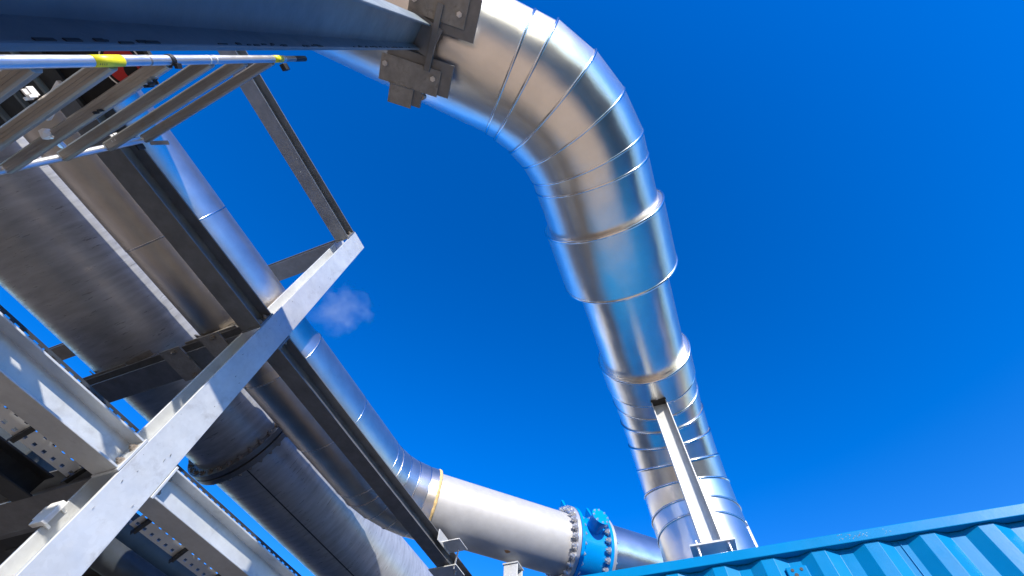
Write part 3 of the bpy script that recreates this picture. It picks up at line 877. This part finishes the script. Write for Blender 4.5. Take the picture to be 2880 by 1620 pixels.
MB().box(S2 + V((-0.007, 0.032, 3.36 * k)), (0.006, 0, 0), (0, 0.018, 0), (0, 0, 0.025)).build('locking_pin', 'rubber', st2, bevel=0.002)
MB().box(S1 + V((0.02, 0.052, 1.985 * a)), (0.014, 0, 0), (0, 0.018, 0), (0, 0, 0.022)).build('locking_pin', 'rubber', st1, bevel=0.003)
MB().box(S2 + V((0.05, 0.045, 3.47 * k)), (0.055, 0.02, 0.004), (-0.004, 0.012, 0), (0, 0, 0.004)).build('hook_arm', 'alu', st2, bevel=0.002)

zd = rung_z(3) + 0.005
dk = thing('scaffold_deck', 'black plywood scaffold deck with a red disc hooked on a rung', 'scaffold deck', (-1.4, -1.1, zd))
yd = -0.262 * zd
MB().aabb(-0.972 * zd, -0.755 * zd, -1.9, yd, zd, zd + 0.010).build('deck_board', 'ply', dk)
for x in (-0.972 * zd, -0.755 * zd):
    MB().aabb(x - 0.008, x + 0.008, -1.9, yd, zd - 0.018, zd - 0.001).build('deck_edge', 'dark', dk, bevel=0.001)
disc_c = V((-0.828 * zd, -0.300 * zd, zd - 0.001))
MB().lathe(disc_c, (0, 0, -1), [(0, 0.088), (0.0004, 0.088), (0.0004, 0.082), (0, 0.082)], 56).build('disc_rim', 'white', dk)
MB().lathe(disc_c, (0, 0, -1), [(0, 0.070), (0.0005, 0.070), (0.0005, 1e-4)], 56).build('red_disc', 'red', dk)
MB().lathe(disc_c + V((0.020, 0.030, 0)), (0, 0, -1), [(0, 0.030), (0.0009, 0.030), (0.0009, 1e-4)], 40).build('disc_figure', 'ply', dk)
for x in (-0.94 * zd, -0.79 * zd):
    h_ = MB()
    for q in (-0.012, 0.012):
        h_.box((x + q, yd + 0.01, zd), (0.004, 0, 0), (0, 0.026, 0), (0, 0, 0.008))
        h_.box((x + q, yd + 0.034, zd - 0.02), (0.004, 0, 0), (0, 0.005, 0), (0, 0, 0.022))
    h_.box((x, yd + 0.012, zd + 0.012), (0.02, 0, 0), (0, 0.008, 0), (0, 0, 0.004))
    h_.build('deck_hook', 'dark', dk)
# added dark panel standing in for shade on the brown duct
shade_panel = thing('scaffold_deck', 'added dark panel standing in for shade beside the black deck behind the lower rungs', 'scaffold deck', (-1.9, -1.1, zd + 0.03))
MB().aabb(-1.36 * zd, -0.990 * zd, -1.9, -0.302 * zd, zd + 0.03, zd + 0.040).build('deck_board', 'dark', shade_panel)
for q in range(5):
    x = -1.36 * zd + 0.06 + q * 0.13
    MB().aabb(x, x + 0.012, -1.9, -0.302 * zd, zd + 0.005, zd + 0.029).build('shade_rib', 'navy', shade_panel)
# pale brace bar with hook
bb = thing('scaffold_brace', 'short white bar with a pale hook end hanging behind the rungs beside the deck', 'brace', (-1.75, -0.5, 1.62))
zb_ = rung_z(3) - 0.02
def at(u, v_, z):
    return V((u * z, v_ * z, z))
q0 = at(-1.085, -0.285, zb_); q1 = at(-0.985, -0.318, zb_)
dq = (q1 - q0); Lq = dq.length; dq.normalize(); pq = V((-dq.y, dq.x, 0))
MB().box((q0 + q1) / 2, dq * Lq / 2, pq * 0.020, (0, 0, 0.010)).build('bar', 'white_metal', bb, bevel=0.001)
hk0 = at(-1.115, -0.262, zb_ - 0.01)
MB().lathe(hk0 + V((0, 0, 0.03)), (-0.3, 0.35, -0.6), [(0, 0.010), (0.012, 0.022), (0.030, 0.026), (0.044, 0.012), (0.052, 1e-4)], 7).build('hook_end', 'white_metal', bb)
MB().tube(at(-1.105, -0.250, zb_), at(-1.100, -0.222, zb_ + 0.06), 0.014, n=16).build('tube', 'alu', bb, smooth=40)
labs = ['pale forked hook at the left picture edge between scaffold rungs', 'pale forked hook right of the red disc',
        'pale rounded hook low between two scaffold rungs', 'small metal hook near the lower scaffold stile']
for n_, (u, v_, z) in enumerate(((-1.075, -0.335, rung_z(4) - 0.02), (-0.700, -0.232, rung_z(2) + 0.04), (-0.722, -0.196, rung_z(1)), (-0.965, -0.192, rung_z(1)))):
    hk = MB(); p = at(u, v_, z)
    for q in (-0.011, 0.011):
        hk.box(p + V((q, 0, 0.006)), (0.0035, 0, 0), (0, 0.016, 0), (0, 0, 0.012))
        hk.box(p + V((q, 0.016, -0.006)), (0.0035, 0, 0), (0, 0.005, 0), (0, 0, 0.014))
    hk.box(p + V((0, 0.012, 0.0)), (0.015, 0, 0), (0, 0.007, 0), (0, 0, 0.005))
    if n_ == 2:
        hk = MB().lathe(p, (0.5, 0.5, -0.6), [(-0.014, 0.005), (-0.008, 0.013), (0.008, 0.014), (0.016, 0.009), (0.016, 1e-4)], 14)
    tag(hk.build('rung_hook', 'white_metal', None, bevel=0.001), labs[n_], 'hook', 'hooks on the scaffold rungs')

# ================================================================== CLOUD
cd = V((-0.553, 0.312, 0.772)).normalized()
cc = cd * 420 + V((0, 0, H))
cb = MB()
cb.lathe((0, 0, -1 - H), (0, 0, 1), [(1 - math.cos(i * math.pi / 16), max(1e-4, math.sin(i * math.pi / 16))) for i in range(17)], 32)
cl = cb.build('cloud', 'white')
cl.location = cc
xa = V((0.80, 0.55, 0.25)).normalized(); ya = cd.cross(xa).normalized(); xa = ya.cross(cd).normalized()
rm = Matrix((xa, ya, cd)).transposed()
cl.matrix_world = Matrix.Translation(cc) @ rm.to_4x4() @ Matrix.Diagonal((40, 36, 20, 1))
cmat = bpy.data.materials.new('cloud vapour'); cmat.use_nodes = True
nt = cmat.node_tree
for n in list(nt.nodes): nt.nodes.remove(n)
out = nt.nodes.new('ShaderNodeOutputMaterial')
pv = nt.nodes.new('ShaderNodeVolumePrincipled')
pv.inputs['Color'].default_value = (0.95, 0.95, 0.97, 1)
pv.inputs['Anisotropy'].default_value = 0.3
tc = nt.nodes.new('ShaderNodeTexCoord')
nz = nt.nodes.new('ShaderNodeTexNoise'); nz.inputs['Scale'].default_value = 2.7; nz.inputs['Detail'].default_value = 9; nz.inputs['Roughness'].default_value = 0.62
nz.inputs['Distortion'].default_value = 0.5
nt.links.new(tc.outputs['Object'], nz.inputs['Vector'])
ln = nt.nodes.new('ShaderNodeVectorMath'); ln.operation = 'LENGTH'
nt.links.new(tc.outputs['Object'], ln.inputs[0])
fall = nt.nodes.new('ShaderNodeMapRange'); fall.inputs[1].default_value = 0.15; fall.inputs[2].default_value = 1.0; fall.inputs[3].default_value = 0.0; fall.inputs[4].default_value = 0.42
nt.links.new(ln.outputs['Value'], fall.inputs[0])
sb = nt.nodes.new('ShaderNodeMath'); sb.operation = 'SUBTRACT'
nt.links.new(nz.outputs['Fac'], sb.inputs[0]); nt.links.new(fall.outputs[0], sb.inputs[1])
dn = nt.nodes.new('ShaderNodeMapRange'); dn.inputs[1].default_value = 0.27; dn.inputs[2].default_value = 0.60; dn.inputs[3].default_value = 0.0; dn.inputs[4].default_value = 0.022
nt.links.new(sb.outputs[0], dn.inputs[0])
nt.links.new(dn.outputs[0], pv.inputs['Density'])
nt.links.new(pv.outputs[0], out.inputs['Volume'])
cl.data.materials.clear(); cl.data.materials.append(cmat)
tag(cl, 'small thin white wisp of cloud in the blue sky right of the column', 'cloud', kind='stuff')
